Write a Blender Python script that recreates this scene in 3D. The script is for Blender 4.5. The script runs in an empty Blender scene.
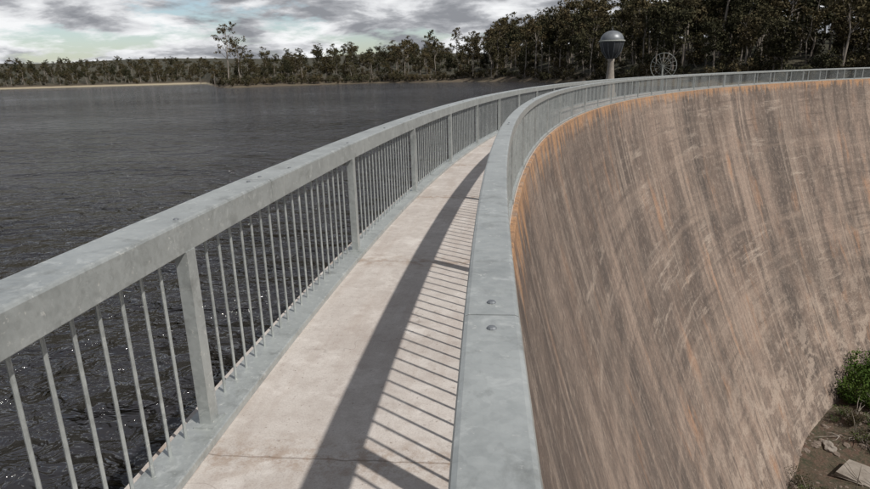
import bpy, math, random
import numpy as np
from mathutils import Vector, Matrix, noise as mn
random.seed(7); rng=np.random.default_rng(7)
sc=bpy.context.scene
R=76.0; CZ=1.72; WATER=-2.2
PS0,PS1=-55.0,80.0
rad=math.radians

# ---------------------------------------------------------------- helpers
def link(o,parent=None):
    sc.collection.objects.link(o)
    if parent: o.parent=parent
    return o
def empty(name):
    e=bpy.data.objects.new(name,None); e.empty_display_size=.5
    return link(e)
def mesh_obj(name,v,f,mat=None,parent=None,smooth=False,uv=None):
    me=bpy.data.meshes.new(name); me.from_pydata([tuple(map(float,p)) for p in v],[],f)
    if uv is not None:
        l=me.uv_layers.new(name='UVMap'); k=0
        arr=np.array(uv,dtype=np.float32).ravel(); l.data.foreach_set('uv',arr)
    if mat: me.materials.append(mat)
    if smooth:
        me.polygons.foreach_set('use_smooth',[True]*len(me.polygons))
    me.update()
    return link(bpy.data.objects.new(name,me),parent)
def P(psi,r,z):   # psi radians
    return (-r*math.cos(psi), r*math.sin(psi), z)
def sweep(name,prof,a0,a1,step,mat,parent=None,closed=True,caps=True,breaks=None):
    v=[];f=[];uv=[]
    L=[0]
    n=len(prof)
    for i in range(n):
        a=prof[i];b=prof[(i+1)%n]; L.append(L[-1]+math.hypot(a[0]-b[0],a[1]-b[1]))
    segs=breaks or [(a0,a1)]
    for (s0,s1) in segs:
        m=max(1,int(math.ceil((s1-s0)/step)))
        base=len(v)
        for k in range(m+1):
            ps=rad(s0+(s1-s0)*k/m)
            for (r,z) in prof: v.append(P(ps,r,z))
        for k in range(m):
            u0=rad(s0+(s1-s0)*k/m)*R;u1=rad(s0+(s1-s0)*(k+1)/m)*R
            for i in range(n if closed else n-1):
                j=(i+1)%n
                f.append((base+k*n+i,base+k*n+j,base+(k+1)*n+j,base+(k+1)*n+i))
                uv+=[(u0,L[i]),(u0,L[i+1]),(u1,L[i+1]),(u1,L[i])]
        if caps and closed:
            f.append(tuple(base+i for i in range(n))[::-1]); uv+=[(0,0)]*n
            f.append(tuple(base+m*n+i for i in range(n))); uv+=[(0,0)]*n
    o=mesh_obj(name,v,f,mat,parent,uv=uv)
    return o
class NT:
    def __init__(s,name):
        s.m=bpy.data.materials.new(name); s.m.use_nodes=True; s.t=s.m.node_tree; s.n=s.t.nodes; s.b=s.n['Principled BSDF']
    def coord(s,kind='Object'): return s.n.new('ShaderNodeTexCoord').outputs[kind]
    def mapping(s,src,scale=(1,1,1),loc=(0,0,0)):
        m=s.n.new('ShaderNodeMapping'); s.t.links.new(src,m.inputs[0]); m.inputs['Scale'].default_value=scale; m.inputs['Location'].default_value=loc; return m.outputs[0]
    def noise(s,vec,scale=1,detail=4,rough=.5,dist=0,dim='3D'):
        x=s.n.new('ShaderNodeTexNoise'); x.noise_dimensions=dim; s.t.links.new(vec,x.inputs['Vector']); x.inputs['Scale'].default_value=scale
        x.inputs['Detail'].default_value=detail; x.inputs['Roughness'].default_value=rough; x.inputs['Distortion'].default_value=dist; return x.outputs['Fac']
    def warp(s,vec,scale,amt,amtv=None):
        x=s.n.new('ShaderNodeTexNoise'); s.t.links.new(vec,x.inputs['Vector']); x.inputs['Scale'].default_value=scale; x.inputs['Detail'].default_value=2
        a=s.n.new('ShaderNodeVectorMath'); a.operation='SUBTRACT'; s.t.links.new(x.outputs['Color'],a.inputs[0]); a.inputs[1].default_value=(.5,.5,.5)
        b=s.n.new('ShaderNodeVectorMath'); b.operation='MULTIPLY'; s.t.links.new(a.outputs[0],b.inputs[0]); b.inputs[1].default_value=(amt,amtv if amtv is not None else amt,amt)
        c=s.n.new('ShaderNodeVectorMath'); c.operation='ADD'; s.t.links.new(vec,c.inputs[0]); s.t.links.new(b.outputs[0],c.inputs[1]); return c.outputs[0]
    def ramp(s,fac,p0,p1,c0=(0,0,0,1),c1=(1,1,1,1)):
        x=s.n.new('ShaderNodeValToRGB'); s.t.links.new(fac,x.inputs[0]); e=x.color_ramp.elements
        e[0].position=p0;e[1].position=p1
        e[0].color=(c0[0],c0[1],c0[2],1);e[1].color=(c1[0],c1[1],c1[2],1); return x.outputs[0]
    def math(s,op,a,b=0.0,clamp=False):
        x=s.n.new('ShaderNodeMath'); x.operation=op; x.use_clamp=clamp
        for i,q in enumerate((a,b)):
            if isinstance(q,bpy.types.NodeSocket): s.t.links.new(q,x.inputs[i])
            else: x.inputs[i].default_value=q
        return x.outputs[0]
    def mix(s,fac,a,b,mode='MIX'):
        x=s.n.new('ShaderNodeMix'); x.data_type='RGBA'; x.blend_type=mode
        for i,q in ((0,fac),(6,a),(7,b)):
            if isinstance(q,bpy.types.NodeSocket): s.t.links.new(q,x.inputs[i])
            elif i==0: x.inputs[0].default_value=q
            else: x.inputs[i].default_value=(q[0],q[1],q[2],1)
        return x.outputs[2]
    def bump(s,h,strength=.3,dist=.02,prev=None):
        x=s.n.new('ShaderNodeBump'); s.t.links.new(h,x.inputs['Height']); x.inputs['Strength'].default_value=strength; x.inputs['Distance'].default_value=dist
        if prev: s.t.links.new(prev,x.inputs['Normal'])
        return x.outputs[0]
    def mrange(s,v,a,b,c=0.,d=1.):
        x=s.n.new('ShaderNodeMapRange'); s.t.links.new(v,x.inputs[0])
        for i,q in enumerate((a,b,c,d)): x.inputs[i+1].default_value=q
        return x.outputs[0]
    def out(s,col=None,rough=None,normal=None,metal=None,spec=None):
        for k,q in (('Base Color',col),('Roughness',rough),('Normal',normal),('Metallic',metal),('Specular IOR Level',spec)):
            if q is None: continue
            if isinstance(q,bpy.types.NodeSocket): s.t.links.new(q,s.b.inputs[k])
            elif k=='Base Color': s.b.inputs[k].default_value=(q[0],q[1],q[2],1)
            else: s.b.inputs[k].default_value=q
        return s.m

# ---------------------------------------------------------------- materials
def m_galv():
    t=NT('galvanised_steel'); c=t.coord('Object')
    big=t.noise(c,3.0,5,.6); sp=t.noise(c,45,3,.6); st=t.noise(t.mapping(c,(1,1,1),(5,5,5)),11,6,.65,.6)
    vo=t.n.new('ShaderNodeTexVoronoi'); vo.inputs['Scale'].default_value=38; t.t.links.new(t.warp(c,20,.04),vo.inputs['Vector'])
    sv=t.n.new('ShaderNodeSeparateXYZ'); t.t.links.new(vo.outputs['Color'],sv.inputs[0]); spang=sv.outputs[0]
    col=t.mix(t.ramp(big,.3,.7),(.31,.33,.325),(.46,.485,.475))
    col=t.mix(t.math('MULTIPLY',spang,.22),col,(.60,.63,.62))
    col=t.mix(t.math('MULTIPLY',t.ramp(sp,.35,.75),.28),col,(.60,.62,.61))
    col=t.mix(t.math('MULTIPLY',t.ramp(st,.57,.68),.5),col,(.68,.70,.68))
    st2=t.noise(t.mapping(c,(1,1,1),(15,2,5)),7,6,.7,.3)
    col=t.mix(t.math('MULTIPLY',t.ramp(st2,.54,.72),.55),col,(.17,.175,.165))
    st3=t.noise(t.mapping(c,(1,1,1),(1,22,5)),28,4,.7,.3)
    col=t.mix(t.math('MULTIPLY',t.ramp(st3,.62,.69),.7),col,(.72,.72,.68))
    r=t.math('ADD',t.ramp(sp,.2,.8,(.30,)*3,(.48,)*3),t.math('MULTIPLY',spang,.10))
    return t.out(col,r,t.bump(sp,.12,.004),.5)
def m_deck():
    t=NT('deck_concrete'); uv=t.coord('UV'); ob=t.coord('Object')
    a=t.noise(ob,1.3,6,.6); b=t.noise(ob,9,6,.7); g=t.noise(ob,110,3,.6)
    col=t.mix(t.ramp(a,.3,.7),(.41,.37,.34),(.56,.52,.485))
    col=t.mix(t.math('MULTIPLY',t.ramp(b,.45,.70),.6),col,(.34,.29,.26))
    col=t.mix(t.math('MULTIPLY',t.ramp(g,.45,.75),.42),col,(.21,.18,.165))
    sm=t.noise(t.mapping(uv,(.5,5,1)),1.2,5,.65)
    col=t.mix(t.math('MULTIPLY',t.ramp(sm,.50,.68),.4),col,(.33,.265,.225))
    wh=t.noise(t.mapping(ob,(1,1,1),(4,4,4)),3.5,6,.75)
    col=t.mix(t.math('MULTIPLY',t.ramp(wh,.53,.66),.45),col,(.66,.625,.59))
    spk=t.noise(t.mapping(ob,(1,1,1),(8,4,4)),32,4,.7)
    col=t.mix(t.math('MULTIPLY',t.ramp(spk,.62,.68),.6),col,(.15,.11,.085))
    wob=t.warp(ob,4,.5)
    vo=t.n.new('ShaderNodeTexVoronoi'); vo.feature='DISTANCE_TO_EDGE'; vo.inputs['Scale'].default_value=.62; t.t.links.new(wob,vo.inputs['Vector'])
    cr=t.ramp(vo.outputs['Distance'],.001,.004,(1,1,1),(0,0,0))
    msk=t.ramp(t.noise(ob,.9,2),.47,.57)
    cr=t.math('MULTIPLY',cr,msk)
    sep=t.n.new('ShaderNodeSeparateXYZ'); t.t.links.new(uv,sep.inputs[0])
    wobu=t.math('ADD',sep.outputs[0],t.math('MULTIPLY',t.noise(ob,6,4),.06))
    fr=t.math('PINGPONG',t.math('ADD',wobu,.62),1.5)
    jt=t.ramp(fr,.002,.006,(1,1,1),(0,0,0))
    line=t.math('MAXIMUM',t.math('MULTIPLY',cr,.35),t.math('MULTIPLY',jt,.7))
    col=t.mix(line,col,(.12,.09,.07))
    jg=t.math('MULTIPLY',t.ramp(fr,.0,.22,(1,1,1),(0,0,0)),t.ramp(t.noise(ob,10,5,.75),.45,.58))
    col=t.mix(t.math('MULTIPLY',jg,.6),col,(.24,.16,.105))
    bp=t.bump(b,.2,.012); bp=t.bump(g,.3,.003,bp)
    return t.out(col,.88,bp)
def m_wall():
    t=NT('stained_dam_concrete'); uv0=t.coord('UV'); uv=t.warp(uv0,.35,.9,.6); uvf=t.warp(uv0,2.2,.14,.14)
    def n(su,sv,det=4,ro=.55,loc=0,src=None): return t.noise(t.mapping(src or uv,(su,sv,1),(loc,loc*1.7,0)),1.0,det,ro,0,'2D')
    col=t.mix(t.ramp(n(.09,.07,5,.6),.36,.64),(.120,.090,.073),(.300,.222,.176))
    col=t.mix(t.math('MULTIPLY',t.ramp(n(.42,.30,5,.70,71),.48,.64),.45),col,(.36,.285,.23))
    col=t.mix(t.math('MULTIPLY',t.ramp(n(.30,.16,5,.72,77),.48,.62),.60),col,(.082,.066,.058))
    # vertical runs: broad, medium and fine
    col=t.mix(t.math('MULTIPLY',t.ramp(n(.26,.012,5,.6,3),.48,.62),.55),col,(.38,.29,.23))
    col=t.mix(t.math('MULTIPLY',t.ramp(n(.60,.018,5,.65,9),.47,.62),.72),col,(.078,.063,.055))
    fm=t.ramp(n(.2,.1,3,.5,15),.36,.58)
    col=t.mix(t.math('MULTIPLY',t.math('MULTIPLY',t.ramp(n(2.6,.040,4,.7,13,uvf),.45,.70),.62),fm),col,(.072,.057,.050))
    fm2=t.ramp(n(.25,.09,3,.5,19),.46,.62)
    col=t.mix(t.math('MULTIPLY',t.math('MULTIPLY',t.ramp(n(1.9,.035,4,.7,23,uvf),.50,.68),.55),fm2),col,(.46,.37,.30))
    # horizontal lift bands (weak)
    col=t.mix(t.math('MULTIPLY',t.ramp(n(.04,.8,4,.62,31),.52,.68),.30),col,(.38,.29,.23))
    hb=n(.09,2.4,4,.7,37,uvf)
    col=t.mix(t.math('MULTIPLY',t.math('MULTIPLY',t.ramp(hb,.52,.66),.5),t.ramp(n(.1,.1,3,.5,39),.45,.6)),col,(.080,.061,.052))
    sc1=t.math('MULTIPLY',t.ramp(n(.16,1.6,5,.75,41,uvf),.54,.66),t.ramp(n(.10,.12,4,.6,43),.50,.62))
    col=t.mix(t.math('MULTIPLY',sc1,.55),col,(.48,.40,.33))
    orr=t.math('MULTIPLY',t.ramp(n(.6,.10,5,.7,51),.53,.68),t.ramp(n(.20,.2,3,.5,53),.50,.64))
    col=t.mix(t.math('MULTIPLY',orr,.6),col,(.42,.23,.13))
    sep=t.n.new('ShaderNodeSeparateXYZ'); t.t.links.new(uv0,sep.inputs[0])
    low=t.math('MULTIPLY',t.mrange(sep.outputs[1],14,24),t.ramp(n(.4,.6,5,.75,81),.50,.60))
    col=t.mix(t.math('MULTIPLY',low,.65),col,(.44,.355,.29))
    top=t.math('MULTIPLY',t.mrange(sep.outputs[1],1.0,8,1,0),t.ramp(n(.22,.06,5,.65,91),.42,.58))
    col=t.mix(t.math('MULTIPLY',top,.42),col,(.085,.064,.053))
    dep=t.math('ADD',sep.outputs[1],t.math('MULTIPLY',t.math('SUBTRACT',n(2.2,.2,5,.6,61),.5),-2.4))
    lip=t.ramp(dep,.05,.60,(1,1,1),(0,0,0))
    col=t.mix(t.math('MULTIPLY',lip,.85),col,(.44,.245,.125))
    gr=t.noise(uv0,6,5,.8,0,'2D')
    col=t.mix(t.math('MULTIPLY',t.ramp(gr,.48,.66),.50),col,(.075,.059,.052))
    gr2=t.noise(t.mapping(uv0,(1,1,1),(9,4,0)),2.4,6,.82,0,'2D')
    col=t.mix(t.math('MULTIPLY',t.ramp(gr2,.53,.66),.42),col,(.41,.33,.27))
    bp=t.bump(hb,.4,.06); bp=t.bump(gr,.7,.06,bp)
    return t.out(col,.9,bp)
def m_water():
    t=NT('reservoir_water'); c=t.coord('Object')
    w=t.warp(c,.25,1.2)
    rot=t.n.new('ShaderNodeMapping'); t.t.links.new(w,rot.inputs[0]); rot.inputs['Rotation'].default_value=(0,0,rad(20)); w=rot.outputs[0]
    a=t.noise(t.mapping(w,(.7,1,1)),.80,2.5,.55,0,'2D'); b=t.noise(t.mapping(c,(.8,1.0,1)),3.0,3,.65,.3,'2D'); d=t.noise(t.mapping(w,(.6,1,1)),.26,2,.6,0,'2D')
    gust=t.ramp(t.noise(t.mapping(c,(.012,.025,1)),1,5,.65,0,'2D'),.35,.65)
    bp=t.bump(d,1.0,1.4); bp=t.bump(a,1.0,1.15,bp); bp=t.bump(b,1.0,.20,bp)
    col=t.mix(gust,(.018,.0175,.020),(.034,.032,.035))
    r=t.math('ADD',t.math('MULTIPLY',gust,.05),.05)
    return t.out(col,r,bp,0,.65)
def m_ground():
    t=NT('earth_ground'); c=t.coord('Object')
    a=t.noise(c,.08,6,.65); b=t.noise(c,.9,6,.7); g=t.noise(c,6,5,.7)
    col=t.mix(t.ramp(a,.35,.65),(.060,.044,.030),(.075,.066,.036))
    col=t.mix(t.ramp(b,.45,.62),col,(.10,.060,.042))
    col=t.mix(t.math('MULTIPLY',t.ramp(g,.5,.72),.6),col,(.18,.125,.095))
    col=t.mix(t.math('MULTIPLY',t.ramp(t.noise(c,2.3,5,.7),.50,.62),.75),col,(.03,.038,.018))
    sep=t.n.new('ShaderNodeSeparateXYZ'); t.t.links.new(c,sep.inputs[0])
    z=t.math('ADD',sep.outputs[2],t.math('MULTIPLY',a,1.0))
    col=t.mix(t.math('MULTIPLY',t.mrange(z,-.4,2),.85),col,t.mix(t.ramp(t.noise(c,.05,6,.7),.4,.6),(.022,.026,.014),(.05,.045,.026)))
    s=t.math('MULTIPLY',t.mrange(z,-.9,-.4,1,0),t.mrange(z,-6,-5))
    s=t.math('MULTIPLY',s,t.mrange(sep.outputs[0],-250,-215,1,.12))
    col=t.mix(s,col,(.34,.29,.20))
    return t.out(col,.95,t.bump(b,.8,.3,t.bump(g,.8,.05)))
def m_leaf(name,c0,c1,c2):
    t=NT(name); c=t.coord('Object'); oi=t.n.new('ShaderNodeObjectInfo')
    n1=t.noise(c,.8,3,.6); n2=t.noise(c,5,1,.5)
    col=t.mix(t.ramp(n1,.35,.65),c0,c1)
    col=t.mix(t.math('MULTIPLY',t.ramp(n2,.5,.7),.6),col,c2)
    col=t.mix(t.math('MULTIPLY',oi.outputs['Random'],.6),col,(c2[0]*1.0,c2[1]*.85,c2[2]*.8))
    t.out(col,.8,None,0,.1)
    return t.m
def m_bark():
    t=NT('gum_bark'); c=t.coord('Object')
    n1=t.noise(t.mapping(c,(2,2,.6)),1,4,.6)
    return t.out(t.mix(t.ramp(n1,.35,.65),(.12,.10,.085),(.34,.30,.255)),.85)
def m_plain(name,c0,c1,sc_=4,rough=.8,metal=0):
    t=NT(name); c=t.coord('Object'); n1=t.noise(c,sc_,6,.65)
    return t.out(t.mix(t.ramp(n1,.3,.7),c0,c1),rough,t.bump(n1,.3,.02),metal)
GALV=m_galv();DECK=m_deck();WALL=m_wall();WATERM=m_water();GROUND=m_ground()
LEAF=m_leaf('gum_foliage',(.044,.046,.025),(.076,.073,.038),(.112,.094,.052))
LEAFD=m_leaf('scrub_foliage',(.026,.030,.017),(.046,.048,.025),(.080,.068,.038))
LEAFG=m_leaf('green_shrub_foliage',(.03,.065,.012),(.055,.105,.02),(.08,.12,.03))
BARK=m_bark()
CONC=m_plain('weathered_concrete',(.18,.155,.13),(.32,.285,.245))
ROCK=m_plain('rock',(.11,.085,.068),(.24,.19,.155),2)
SLAB=m_plain('slab_concrete',(.17,.145,.12),(.30,.265,.23),2)
DARKM=m_plain('dark_painted_steel',(.035,.038,.042),(.06,.063,.066),3,.5)
DOMEM=m_plain('dome_sheet_metal',(.13,.14,.155),(.21,.225,.24),2,.45,.3)
PALEM=m_plain('grey_painted_steel',(.20,.215,.20),(.32,.33,.31),6,.6)

# ---------------------------------------------------------------- dam
dam=empty('concrete_arch_dam')
rw=75.86
def off(d): return 11.0*(max(d,0)/28.0)**1.22
prof=[(75.925,-.004),(rw+.012,-.004),(rw,-0.02)]
for i in range(0,41):
    d=.10+ i*34/40.0
    prof.append((rw-off(d),-d))
sweep('downstream_face',prof,PS0,PS1,.5,WALL,dam,closed=False,caps=False)
sweep('upstream_face',[(77.56,-34.1),(77.56,-.08)],PS0,PS1,.5,CONC,dam,closed=False,caps=False)
body=[(rw+.05-off(34.0),-34.2)]+[(r+.06,z-.03) for r,z in prof[:1:-1]]+[(77.52,-.05),(77.52,-34.2)]
sweep('core',body,PS0,PS1,2.0,CONC,dam)
sweep('walkway_deck',[(75.925,-.10),(77.58,-.10),(77.58,.0),(75.925,.0)],PS0,PS1,.5,DECK,dam)

# ---------------------------------------------------------------- railings
def tube(v,f,path,radii,sides=6):
    base=len(v); n=len(path)
    for i,p in enumerate(path):
        p=Vector(p); d=(Vector(path[min(i+1,n-1)])-Vector(path[max(i-1,0)]))
        if d.length<1e-6: d=Vector((0,0,1))
        d.normalize(); a=d.orthogonal().normalized(); b=d.cross(a)
        for k in range(sides):
            t=2*math.pi*k/sides
            v.append(tuple(p+(a*math.cos(t)+b*math.sin(t))*radii[i]))
    for i in range(n-1):
        for k in range(sides):
            j=(k+1)%sides
            f.append((base+i*sides+k,base+i*sides+j,base+(i+1)*sides+j,base+(i+1)*sides+k))
    f.append(tuple(base+k for k in range(sides))[::-1]); f.append(tuple(base+(n-1)*sides+k for k in range(sides)))
def pbox(v,f,psi,r,z0,z1,wr,wt):
    b=len(v); rd=Vector((-math.cos(psi),math.sin(psi),0)); tg=Vector((math.sin(psi),math.cos(psi),0))
    c=rd*r
    for z in (z0,z1):
        for sr,st in ((-1,-1),(1,-1),(1,1),(-1,1)):
            q=c+rd*(sr*wr/2)+tg*(st*wt/2); v.append((q.x,q.y,z))
    for q in ((0,3,2,1),(4,5,6,7),(0,1,5,4),(1,2,6,5),(2,3,7,6),(3,0,4,7)): f.append(tuple(b+i for i in q))
def bolt(v,f,psi,r,z,rr=.014,h=.008):
    b=len(v); rd=Vector((-math.cos(psi),math.sin(psi),0)); tg=Vector((math.sin(psi),math.cos(psi),0)); c=rd*r; n=10
    for (s,zz) in ((1,0),(1,h*.4),(.7,h*.85),(0.25,h)):
        for k in range(n):
            t=2*math.pi*k/n; q=c+(rd*math.cos(t)+tg*math.sin(t))*rr*s; v.append((q.x,q.y,z+zz))
    for i in range(3):
        for k in range(n):
            j=(k+1)%n; f.append((b+i*n+k,b+i*n+j,b+(i+1)*n+j,b+(i+1)*n+k))
    f.append(tuple(b+3*n+k for k in range(n)))
def railing(r0,r1,ztop,th,phase,joint,rp,kerb,pbt,screws):
    e=empty('steel_railing')
    c=.014
    prof=[(r0+c*.3,ztop-th),(r1-c*.3,ztop-th),(r1,ztop-th+c*.3),(r1,ztop-c),(r1-c*.3,ztop-c*.3),(r1-c,ztop),(r0+c,ztop),(r0+c*.3,ztop-c*.3),(r0,ztop-c),(r0,ztop-th+c*.3)]
    br=[];s=joint-6*12
    while s<R*rad(PS1):
        a=max(math.degrees((s+.0025)/R),PS0); b=min(math.degrees((s+6-.0025)/R),PS1)
        if b>a: br.append((a,b))
        s+=6
    sweep('top_rail',prof,0,0,.5,GALV,e,breaks=br)
    sl=[(r0+.006,ztop-th+.006),(r1-.006,ztop-th+.006),(r1-.006,ztop-.006),(r0+.006,ztop-.006)]
    sweep('joint_sleeves',sl,0,0,.5,DARKM,e,breaks=[(b-.09,b+.09) for a,b in br[:-1]])
    v=[];f=[]
    for a,b in br:
        for q in (a,b):
            dd=.085 if q==a else -.085
            ps=rad(q)+dd/R; bolt(v,f,ps,(r0+r1)/2,ztop-.001,.013,.008)
    if screws:
        s=phase-30
        while s<40:
            bolt(v,f,s/R,rp+.02,ztop-.001,.013,.008); s+=1.5
    mesh_obj('bolts',v,f,DOMEM,e)
    v=[];f=[]
    s=phase-3*30
    while s/R<rad(PS1):
        if s/R>rad(PS0):
            pbox(v,f,s/R,rp,.0,ztop-th+.004,.06,.08)
            pbox(v,f,s/R,rp,.0,kerb[2]+.010,.10,.14)
        s+=3
    mesh_obj('posts',v,f,GALV,e)
    v=[];f=[]
    s=phase-3*30; sp=3/21.0
    i=0
    while s/R<rad(PS1):
        if s/R>rad(PS0) and i%21!=0:
            near=abs(s)<15
            tube(v,f,[P(s/R,pbt,.03),P(s/R,pbt,ztop-th+.005)],[.0085]*2,8 if near else 5)
        s+=sp;i+=1
    mesh_obj('balusters',v,f,GALV,e)
    k0,k1,kh=kerb
    sweep('bottom_rail',[(k0,.002),(k1,.002),(k1,kh-.006),(k1-.006,kh),(k0+.006,kh),(k0,kh-.006)],PS0,PS1,.5,GALV,e)
    return e
railing(77.38,77.60,1.10,.15,2.55,3.6,77.405,(77.32,77.52,.045),77.455,True)
railing(75.903,76.053,1.10,.12,1.95,1.48,75.975,(75.935,76.02,.06),75.975,False)

# ---------------------------------------------------------------- terrain
SB=[-180,-140,-90,-60,-38,-24.2,-23.2,-22,-19,-10,0,8,13,20,30,36,40,46,90,142,180]
SD=[150,250,500,620,560,520,285,262,275,285,250,190,150,132,128,116,98,60,55,60,150]
def shore(b): return np.interp(b,SB,SD)
TA=[0,40,58,72,82,100,140,180]; TZ=[-26.0,-26.0,-25.4,-14,-1,4,-8,-30]
HB=[-60,-38,-22,-10,0,5,10,20,35,60]; HS=[.10,.095,.05,.06,.11,.18,.18,.17,.16,.1]
def height(x,y):
    r=math.hypot(x,y); psi=math.degrees(math.atan2(y,-x)) if r>0 else 180
    ap=abs(psi)
    zv=float(np.interp(ap,TA,TZ))
    zv_in=zv
    if r<30: zv_in=zv_in*(r/30)+(-29)*(1-r/30)
    n=mn.noise(Vector((x*.012,y*.012,0)))*1.0+mn.noise(Vector((x*.05,y*.05,3)))*.35
    if r<=68 and ap<90: return zv_in+mn.noise(Vector((x*.25,y*.25,1)))*.5
    dx,dy=x+R,y; d=math.hypot(dx,dy); b=math.degrees(math.atan2(dx,dy))
    s=d-float(shore(b))+mn.noise(Vector((x*.02,y*.02,7)))*8
    if s<0: up=max(-9,WATER+s*.15)
    else:
        sl=float(np.interp(b,HB,HS)); up=WATER+ .5*(1-math.exp(-s/4))+ 20*(1-math.exp(-s*sl/20))+n*min(s*.03,3.0)
        if d>700: up+= (d-700)*.038*(.7+.6*mn.noise(Vector((b*.06,0,2))))
        up=min(up,90)
    if ap<90:
        if r<77.0: w=(r-68)/9.0; return zv*(1-w)+min(up,-3 if ap<76 else 0)*w
        return up
    w=min(1,(ap-90)/35)
    z2=zv_in if r<120 else zv_in*max(0,1-(r-120)/200)+12*min(1,(r-120)/200)
    return up*(1-w)+z2*w+n
rings=list(np.arange(0,67,2.0))+[67,68,70,72,74,76,77,77.4]
r=79
while r<3200: rings.append(r); r*=1.032
NA=600
v=[];f=[]
for r in rings:
    for k in range(NA):
        a=2*math.pi*k/NA-math.pi; x=-r*math.cos(a); y=r*math.sin(a); v.append((x,y,height(x,y)))
for i in range(len(rings)-1):
    for k in range(NA):
        j=(k+1)%NA
        f.append((i*NA+k,i*NA+j,(i+1)*NA+j,(i+1)*NA+k))
ground=mesh_obj('ground',v,f,GROUND,smooth=True)
v=[];f=[]
wr=[77.555]+[77.555*1.06**i for i in range(1,46)]
n=140
for r in wr:
    for k in range(n+1):
        a=rad(-95+190*k/n); v.append(P(a,r,WATER))
for i in range(len(wr)-1):
    for k in range(n): f.append((i*(n+1)+k,i*(n+1)+k+1,(i+1)*(n+1)+k+1,(i+1)*(n+1)+k))
mesh_obj('reservoir_water',v,f,WATERM)

# ---------------------------------------------------------------- trees
def leafquads(v,f,c,rx,rz,n,s,rs):
    for _ in range(n):
        d=rs.normal(size=3); d/=np.linalg.norm(d); q=rs.random()**.45
        p=np.array(c)+d*q*np.array([rx,rx,rz])
        a=rs.normal(size=3); a/=np.linalg.norm(a); b=np.cross(a,rs.normal(size=3)); b/=np.linalg.norm(b)
        l=s*(.6+.8*rs.random()); w=l*.55
        k=len(v)
        v.extend([tuple(p-a*l/2),tuple(p+b*w/2),tuple(p+a*l/2),tuple(p-b*w/2)]); f.append((k,k+1,k+2,k+3))
def make_tree(name,seed,H,nl,cr,nq,ls,trunk_frac=.4,tr=.028,leaf=None,spread=.30,mid=.7):
    rs=np.random.default_rng(seed); v=[];f=[]
    lean=rs.normal(size=2)*.05*H
    path=[];
    for i in range(7):
        t=i/6; path.append((lean[0]*t*t+rs.normal()*.01*H*(i>0),lean[1]*t*t+rs.normal()*.01*H*(i>0),H*.88*t-.3))
    radii=[H*tr*(1-.85*i/6) for i in range(7)]
    tube(v,f,path,radii,7)
    ends=[path[-1]]
    for k in range(nl):
        t=trunk_frac+(1-trunk_frac)*rs.random()*.85; i=t*6; i0=int(i); fr=i-i0
        p0=np.array(path[i0])*(1-fr)+np.array(path[min(i0+1,6)])*fr
        az=2*math.pi*(k*.382+rs.random()*.15); L=H*spread*(.55+.6*rs.random())*(1.15-t*.55)
        d=np.array([math.cos(az),math.sin(az),.65+rs.random()*.6])
        pts=[p0]; 
        for q in (1,2,3):
            d=d+np.array([rs.normal()*.2,rs.normal()*.2,.12]); dn=d/np.linalg.norm(d); pts.append(pts[-1]+dn*L/3)
        r0=H*tr*.45*(1.1-t)
        tube(v,f,[tuple(p) for p in pts],[r0,r0*.75,r0*.5,r0*.2],5)
        ends.append(tuple(pts[-1])); 
        if rs.random()<mid: ends.append(tuple(pts[2]))
    nb=len(f)
    for c in ends:
        s=cr*(.6+.7*rs.random())
        for _ in range(3):
            o=rs.normal(size=3)*s*.45
            leafquads(v,f,np.array(c)+o,s*.62,s*.42,nq//3,ls,rs)
    me=bpy.data.meshes.new(name); me.from_pydata(v,[],f); me.materials.append(BARK); me.materials.append(leaf or LEAF)
    idx=[0]*nb+[1]*(len(f)-nb); me.polygons.foreach_set('material_index',idx); me.update()
    return bpy.data.objects.new(name,me)
def make_shrub(name,seed,H,leaf,ls=.3,n=500):
    rs=np.random.default_rng(seed); v=[];f=[]
    ends=[]
    for k in range(7):
        az=2*math.pi*k/7+rs.random(); L=H*(.5+.4*rs.random()); d=np.array([math.cos(az)*.6,math.sin(az)*.6,.8+.3*rs.random()])
        e=d*L; tube(v,f,[(0,0,-.1),tuple(e*.5+rs.normal(size=3)*.05*H),tuple(e)],[.03*H,.02*H,.006*H],5); ends.append(e); ends.append(e*.55)
    nb=len(f)
    for c in ends: leafquads(v,f,c,H*.26,H*.22,n//14,ls,rs)
    me=bpy.data.meshes.new(name); me.from_pydata(v,[],f); me.materials.append(BARK); me.materials.append(leaf)
    me.polygons.foreach_set('material_index',[0]*nb+[1]*(len(f)-nb)); me.update()
    return bpy.data.objects.new(name,me)
colT=bpy.data.collections.new('gum_tree_forms')
for i in range(6):
    H=[13,15,11,14,12,16][i]
    open_=i%2
    colT.objects.link(make_tree('gum_tree_form',100+i,H,8+i%3,1.35 if open_ else 1.6,66 if open_ else 84,.50,.46 if open_ else .26,.014,LEAF if open_ else LEAFD,.27,.45 if open_ else .75))
colS=bpy.data.collections.new('scrub_forms')
for i in range(3): colS.objects.link(make_shrub('scrub_form',200+i,3.2,LEAFD if i else LEAF,.45,420))
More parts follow.
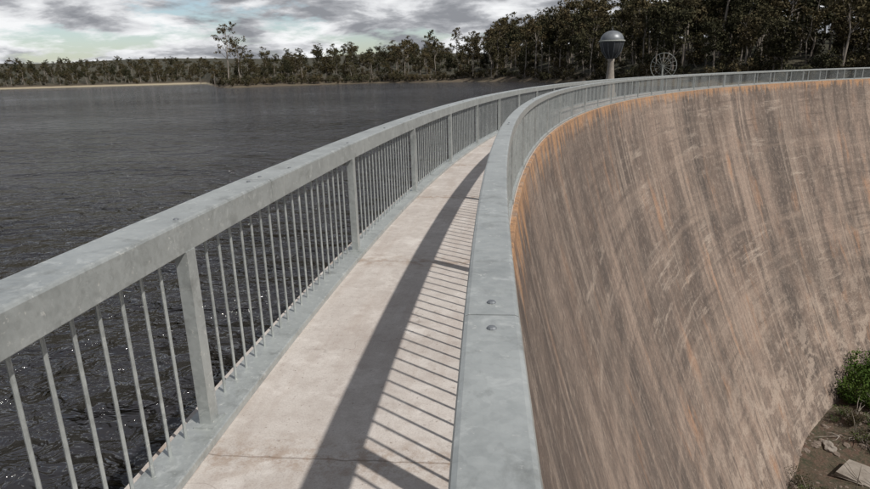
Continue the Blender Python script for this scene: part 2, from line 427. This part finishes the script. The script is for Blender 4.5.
def scatter(name,pts,scl,col):
    me=bpy.data.meshes.new(name); me.from_pydata(pts,[],[])
    at=me.attributes.new('tscale','FLOAT','POINT'); at.data.foreach_set('value',np.array(scl,dtype=np.float32))
    o=link(bpy.data.objects.new(name,me))
    ng=bpy.data.node_groups.new(name+'_scatter','GeometryNodeTree')
    ng.interface.new_socket('Geometry',in_out='INPUT',socket_type='NodeSocketGeometry'); ng.interface.new_socket('Geometry',in_out='OUTPUT',socket_type='NodeSocketGeometry')
    N=ng.nodes;L=ng.links
    gi=N.new('NodeGroupInput');go=N.new('NodeGroupOutput');ci=N.new('GeometryNodeCollectionInfo');ip=N.new('GeometryNodeInstanceOnPoints')
    ci.inputs['Collection'].default_value=col; ci.inputs['Separate Children'].default_value=True; ci.inputs['Reset Children'].default_value=True
    rv=N.new('FunctionNodeRandomValue'); rv.data_type='FLOAT_VECTOR'; rv.inputs[0].default_value=(-.06,-.06,0); rv.inputs[1].default_value=(.06,.06,6.283)
    na=N.new('GeometryNodeInputNamedAttribute'); na.data_type='FLOAT'; na.inputs['Name'].default_value='tscale'
    L.new(gi.outputs[0],ip.inputs['Points']); L.new(ci.outputs[0],ip.inputs['Instance']); ip.inputs['Pick Instance'].default_value=True
    L.new(rv.outputs[0],ip.inputs['Rotation']); L.new(na.outputs[0],ip.inputs['Scale']); L.new(ip.outputs[0],go.inputs[0])
    m=o.modifiers.new('scatter','NODES'); m.node_group=ng
    return o
def polar(b,d): return (-R+d*math.sin(rad(b)), d*math.cos(rad(b)))
pts=[];sl=[];ps_=[];ss=[]
def belt(b0,b1,depth,spacing,s0=7,smin=.75,smax=1.15,shr=.6,thr=-.42):
    b=b0
    while b<b1:
        D0=float(shore(b)); row=s0+random.random()*4
        while row<depth:
            d=D0+row+random.uniform(-.4,.4)*spacing; bb=b+random.uniform(-.5,.5)*math.degrees(spacing/d)
            x,y=polar(bb,d)
            k=1.0
            if -24<b<-14: k=.62+.38*(b+24)/10
            if math.hypot(x,y)>84 and mn.noise(Vector((x*.03,y*.03,9)))>thr:
                pts.append((x,y,height(x,y)-.2)); sl.append(k*random.uniform(smin,smax)*(1+.45*mn.noise(Vector((x*.035,y*.035,5)))))
            if random.random()<shr:
                x,y=polar(bb+math.degrees(spacing*.5/d),d-spacing*.4)
                if math.hypot(x,y)>82: ps_.append((x,y,height(x,y)-.1)); ss.append(random.uniform(.6,1.3))
            row+=spacing*(1+row/90)
        b+=math.degrees(spacing/(D0+10))
belt(-64,-23.6,330,8.5,20,.55,1.15,.6,-.25)
belt(-23.0,2,210,7.2,7,.5,1.2,.8,-.22)
belt(2,14,170,5.6,6,.75,1.5,.9)
belt(14,60,140,5.2,6,.8,1.5,.9)
b=-23
while b<45:
    d=float(shore(b))+random.uniform(1,8); x,y=polar(b,d)
    if math.hypot(x,y)>82: ps_.append((x,y,max(height(x,y),WATER)-.1)); ss.append(random.uniform(.4,1.3))
    b+=math.degrees(1.8/d)
scatter('forest',pts,sl,colT); scatter('undergrowth',ps_,ss,colS)
print('TREES',len(pts),len(ps_))
for (b,d,H,sd) in ((-22.1,276,27,11),(-21.2,279,20,12)):
    t=make_tree('gum_tree',sd,H,14,1.6,48,.60,.45,.015,LEAF,.36,.5); x,y=polar(b,d); t.location=(x,y,height(x,y)-.3); link(t)

# ---------------------------------------------------------------- intake tower with dome (in the reservoir)
def lathe(name,prof,mat,parent,n=32,smooth=True):
    v=[];f=[]
    for r,z in prof:
        for k in range(n): t=2*math.pi*k/n; v.append((r*math.cos(t),r*math.sin(t),z))
    for i in range(len(prof)-1):
        for k in range(n): j=(k+1)%n; f.append((i*n+k,i*n+j,(i+1)*n+j,(i+1)*n+k))
    f.append(tuple(range(n))[::-1]); f.append(tuple((len(prof)-1)*n+k for k in range(n)))
    o=mesh_obj(name,v,f,mat,parent)
    for p in o.data.polygons: p.use_smooth=smooth and len(p.vertices)==4
    return o
x,y=polar(11.9,88)
tw=empty('domed_intake_tower'); tw.location=(x,y,-.15)
lathe('shaft',[(.9,-9),(.9,-1.4),(.75,-1.3),(.50,1.2),(.40,2.6),(.52,3.1)],CONC,tw)
lathe('bowl',[(.52,3.05),(.80,3.4),(1.15,3.9),(1.45,4.6),(1.56,5.1),(1.56,5.25)],DARKM,tw)
lathe('ring',[(1.66,5.2),(1.72,5.25),(1.72,5.38),(1.64,5.42)],PALEM,tw)
lathe('dome',[(1.54,5.40)]+[(1.54*math.cos(rad(a)),5.41+1.25*math.sin(rad(a))) for a in range(4,88,7)]+[(.05,6.68)],DOMEM,tw)
lathe('finial',[(.10,6.6),(.10,6.85),(.04,6.9),(.03,7.2)],DARKM,tw,10)
v=[];f=[]
for k in range(12):
    a=2*math.pi*k/12; tube(v,f,[(1.60*math.cos(a),1.60*math.sin(a),5.1),(1.27*math.cos(a),1.27*math.sin(a),3.95),(.66*math.cos(a),.66*math.sin(a),3.15)],[.045]*3,5)
mesh_obj('ribs',v,f,DOMEM,tw)
x,y=polar(16.2,50)
lw=empty('lattice_dish'); lw.location=(x,y,0); lw.rotation_euler=(0,0,rad(-30))
v=[];f=[]
for rr,tk in ((.95,.024),(.6,.013)):
    tube(v,f,[(rr*math.cos(t),.30*(rr*rr),1.75+rr*math.sin(t)) for t in np.linspace(0,2*math.pi,33)],[tk]*33,5)
for k in range(16):
    t=2*math.pi*k/16; tube(v,f,[(q*math.cos(t),.30*q*q,1.75+q*math.sin(t)) for q in (.03,.35,.7,.95)],[.010]*4,5)
mesh_obj('dish_frame',v,f,PALEM,lw)
v=[];f=[]
tube(v,f,[(0,0,-.2),(0,.05,1.75)],[.09,.06],8); tube(v,f,[(0,.5,-.2),(0,.05,1.55)],[.05,.04],8); tube(v,f,[(0,0,1.75),(0,.75,1.75)],[.02,.02],5)
mesh_obj('stand',v,f,PALEM,lw)
lathe('pier',[(1.2,-9),(1.2,-.45),(1.4,-.4),(1.4,-.15)],CONC,lw,24,False)

# ---------------------------------------------------------------- things at the toe of the dam
import bmesh
def rock(name,loc,s,seed,mat=ROCK):
    bm=bmesh.new(); bmesh.ops.create_icosphere(bm,subdivisions=3,radius=1)
    for q in bm.verts:
        n=mn.noise(q.co*1.3+Vector((seed,0,0)))*.5+mn.noise(q.co*3+Vector((seed,5,0)))*.2
        q.co=q.co*(1+n); q.co=Vector((q.co.x*s[0],q.co.y*s[1],q.co.z*s[2]))
    me=bpy.data.meshes.new(name); bm.to_mesh(me); bm.free(); me.materials.append(mat)
    o=bpy.data.objects.new(name,me); o.location=loc; o.rotation_euler=(0,0,seed); return link(o)
rock('rock',(-49.8,40.8,height(-49.8,40.8)+.1),(.65,.4,.25),1.3,SLAB)
bm=bmesh.new(); q=[(-1.8,-1.0),(1.5,-1.25),(2.0,.2),(1.1,1.2),(-1.4,1.0)]
bot=[bm.verts.new((a,b,0)) for a,b in q]; top=[bm.verts.new((a*.97,b*.97,.25)) for a,b in q]
bm.faces.new(top); bm.faces.new(bot[::-1])
for i in range(5): bm.faces.new((bot[i],bot[(i+1)%5],top[(i+1)%5],top[i]))
me=bpy.data.meshes.new('concrete_slab'); bm.to_mesh(me); bm.free(); me.materials.append(SLAB)
o=bpy.data.objects.new('concrete_slab',me); o.location=(-49.2,37.2,height(-49.2,37.2)+.05); o.rotation_euler=(.10,.08,-.7); link(o)
colR=bpy.data.collections.new('rubble_forms')
for i in range(3):
    o=rock('rubble_form',(0,0,0),(.30,.22,.13),3.1*i+.4); sc.collection.objects.unlink(o); colR.objects.link(o)
pr=[];sr=[]; pg=[];sg=[]; pd=[];sd=[]
for i in range(1100):
    a=rad(random.uniform(15,66)); r=66.0-abs(random.gauss(0,7)); x,y,_=P(a,r,0)
    pr.append((x,y,height(x,y)-.01)); sr.append(random.choice([.2,.25,.3,.4,.5,1.1]))
for i in range(1300):
    a=rad(random.uniform(15,66)); r=65.4-abs(random.gauss(0,9)); x,y,_=P(a,r,0)
    if mn.noise(Vector((x*.15,y*.15,4)))>-.05: pd.append((x,y,height(x,y))); sd.append(random.uniform(.2,.65))
for i in range(60):
    a=rad(random.uniform(46,64)); r=65.5-random.random()*2.4; x,y,_=P(a,r,0); pg.append((x,y,height(x,y))); sg.append(random.uniform(.5,1.1))
scatter('rubble',pr,sr,colR)
colG=bpy.data.collections.new('shrub_forms'); colG.objects.link(make_shrub('shrub_form',301,2.2,LEAFG,.22,900)); colG.objects.link(make_shrub('shrub_form',302,2.4,LEAFG,.22,900))
scatter('shrubs',pg,sg,colG)
colD=bpy.data.collections.new('dry_scrub_forms'); colD.objects.link(make_shrub('dry_scrub_form',311,2.0,LEAFD,.16,500)); colD.objects.link(make_shrub('dry_scrub_form',312,1.6,LEAFG,.14,300))
scatter('dry_scrub',pd,sd,colD)
v=[];f=[]; rs=np.random.default_rng(5)
for i in range(40):
    a=rad(rs.uniform(32,55)); r=rs.uniform(57,64.5); x,y,_=P(a,r,0); z=height(x,y)+.1; p=np.array([x,y,z]); d=np.append(rs.normal(size=2),.25); 
    for b in range(4):
        dd=d+rs.normal(size=3)*.45; dd/=np.linalg.norm(dd); L=rs.uniform(.8,2.4)
        tube(v,f,[tuple(p),tuple(p+dd*L*.5+rs.normal(size=3)*.1),tuple(p+dd*L)],[.04,.025,.01],5)
mesh_obj('fallen_branches',v,f,BARK)

# ---------------------------------------------------------------- light
SUN=Vector((.68,-.52,1.0)).normalized()
el=math.asin(SUN.z); az=math.atan2(SUN.x,SUN.y)
ld=bpy.data.lights.new('sun','SUN'); ld.energy=4.0; ld.angle=rad(1.0); ld.color=(1,.955,.89)
so=bpy.data.objects.new('sun',ld); so.rotation_euler=(-SUN).to_track_quat('-Z','Y').to_euler(); so.location=(0,0,60); link(so)
w=bpy.data.worlds.new('World'); sc.world=w; w.use_nodes=True; T=w.node_tree; N=T.nodes; L=T.links
bg=N['Background']; bg.inputs[1].default_value=.108
sky=N.new('ShaderNodeTexSky'); sky.sky_type='NISHITA'; sky.sun_disc=False; sky.sun_elevation=el; sky.sun_rotation=az
tc=N.new('ShaderNodeTexCoord'); sp=N.new('ShaderNodeSeparateXYZ'); L.new(tc.outputs['Generated'],sp.inputs[0])
def M(op,a,b=0.,cl=False):
    x=N.new('ShaderNodeMath'); x.operation=op; x.use_clamp=cl
    for i,q in enumerate((a,b)):
        if isinstance(q,bpy.types.NodeSocket): L.new(q,x.inputs[i])
        else: x.inputs[i].default_value=q
    return x.outputs[0]
zz=M('ADD',M('MAXIMUM',sp.outputs[2],0),.25)
cx=N.new('ShaderNodeCombineXYZ'); L.new(M('DIVIDE',sp.outputs[0],zz),cx.inputs[0]); L.new(M('DIVIDE',sp.outputs[1],zz),cx.inputs[1]); L.new(M('MULTIPLY',sp.outputs[2],5.0),cx.inputs[2])
def wn(scale,det,ro,loc,dist=0):
    mp=N.new('ShaderNodeMapping'); L.new(cx.outputs[0],mp.inputs[0]); mp.inputs['Location'].default_value=loc
    x=N.new('ShaderNodeTexNoise'); L.new(mp.outputs[0],x.inputs['Vector']); x.inputs['Scale'].default_value=scale; x.inputs['Detail'].default_value=det; x.inputs['Roughness'].default_value=ro; x.inputs['Distortion'].default_value=dist; return x.outputs['Fac']
def wr_(fac,stops):
    x=N.new('ShaderNodeValToRGB'); L.new(fac,x.inputs[0]); e=x.color_ramp.elements
    while len(e)<len(stops): e.new(.5)
    for i,(p,c) in enumerate(stops): e[i].position=p; e[i].color=(c[0],c[1],c[2],1)
    return x.outputs[0]
n1=M('ADD',wn(2.3,8,.56,(3,1,0),.2),M('MULTIPLY',M('SUBTRACT',sp.outputs[2],.07),.38))
n1=M('MINIMUM',n1,.66)
shade=wr_(n1,[(.38,(.90,.91,.92)),(.46,(.70,.71,.73)),(.515,(.42,.43,.455)),(.57,(.27,.28,.305)),(.68,(.26,.27,.295))])
cover=wr_(wn(1.5,6,.6,(13,7,0)),[(.37,(0,0,0)),(.45,(1,1,1))])
sca=N.new('ShaderNodeVectorMath'); sca.operation='SCALE'; L.new(shade,sca.inputs[0]); sca.inputs['Scale'].default_value=9.6
mx=N.new('ShaderNodeMix'); mx.data_type='RGBA'; L.new(cover,mx.inputs[0]); L.new(sky.outputs[0],mx.inputs[6]); L.new(sca.outputs[0],mx.inputs[7])
L.new(mx.outputs[2],bg.inputs[0])

# ---------------------------------------------------------------- camera
cd=bpy.data.cameras.new('camera'); cd.sensor_width=36; cd.lens=600/870*36; cd.clip_start=.05; cd.clip_end=6000
co=bpy.data.objects.new('camera',cd); link(co)
h=rad(-4.2); p=rad(-16.0); ro=rad(1.5)
fw=Vector((math.sin(h)*math.cos(p),math.cos(h)*math.cos(p),math.sin(p)))
rt=Vector((math.cos(h),-math.sin(h),0)); up=rt.cross(fw)
rt2=rt*math.cos(ro)-up*math.sin(ro); up2=up*math.cos(ro)+rt*math.sin(ro)
m=Matrix((rt2,up2,-fw)).transposed().to_4x4(); m.translation=Vector((-R,0,CZ)); co.matrix_world=m
sc.camera=co
sc.view_settings.view_transform='Standard'; sc.view_settings.look='None'; sc.view_settings.exposure=0
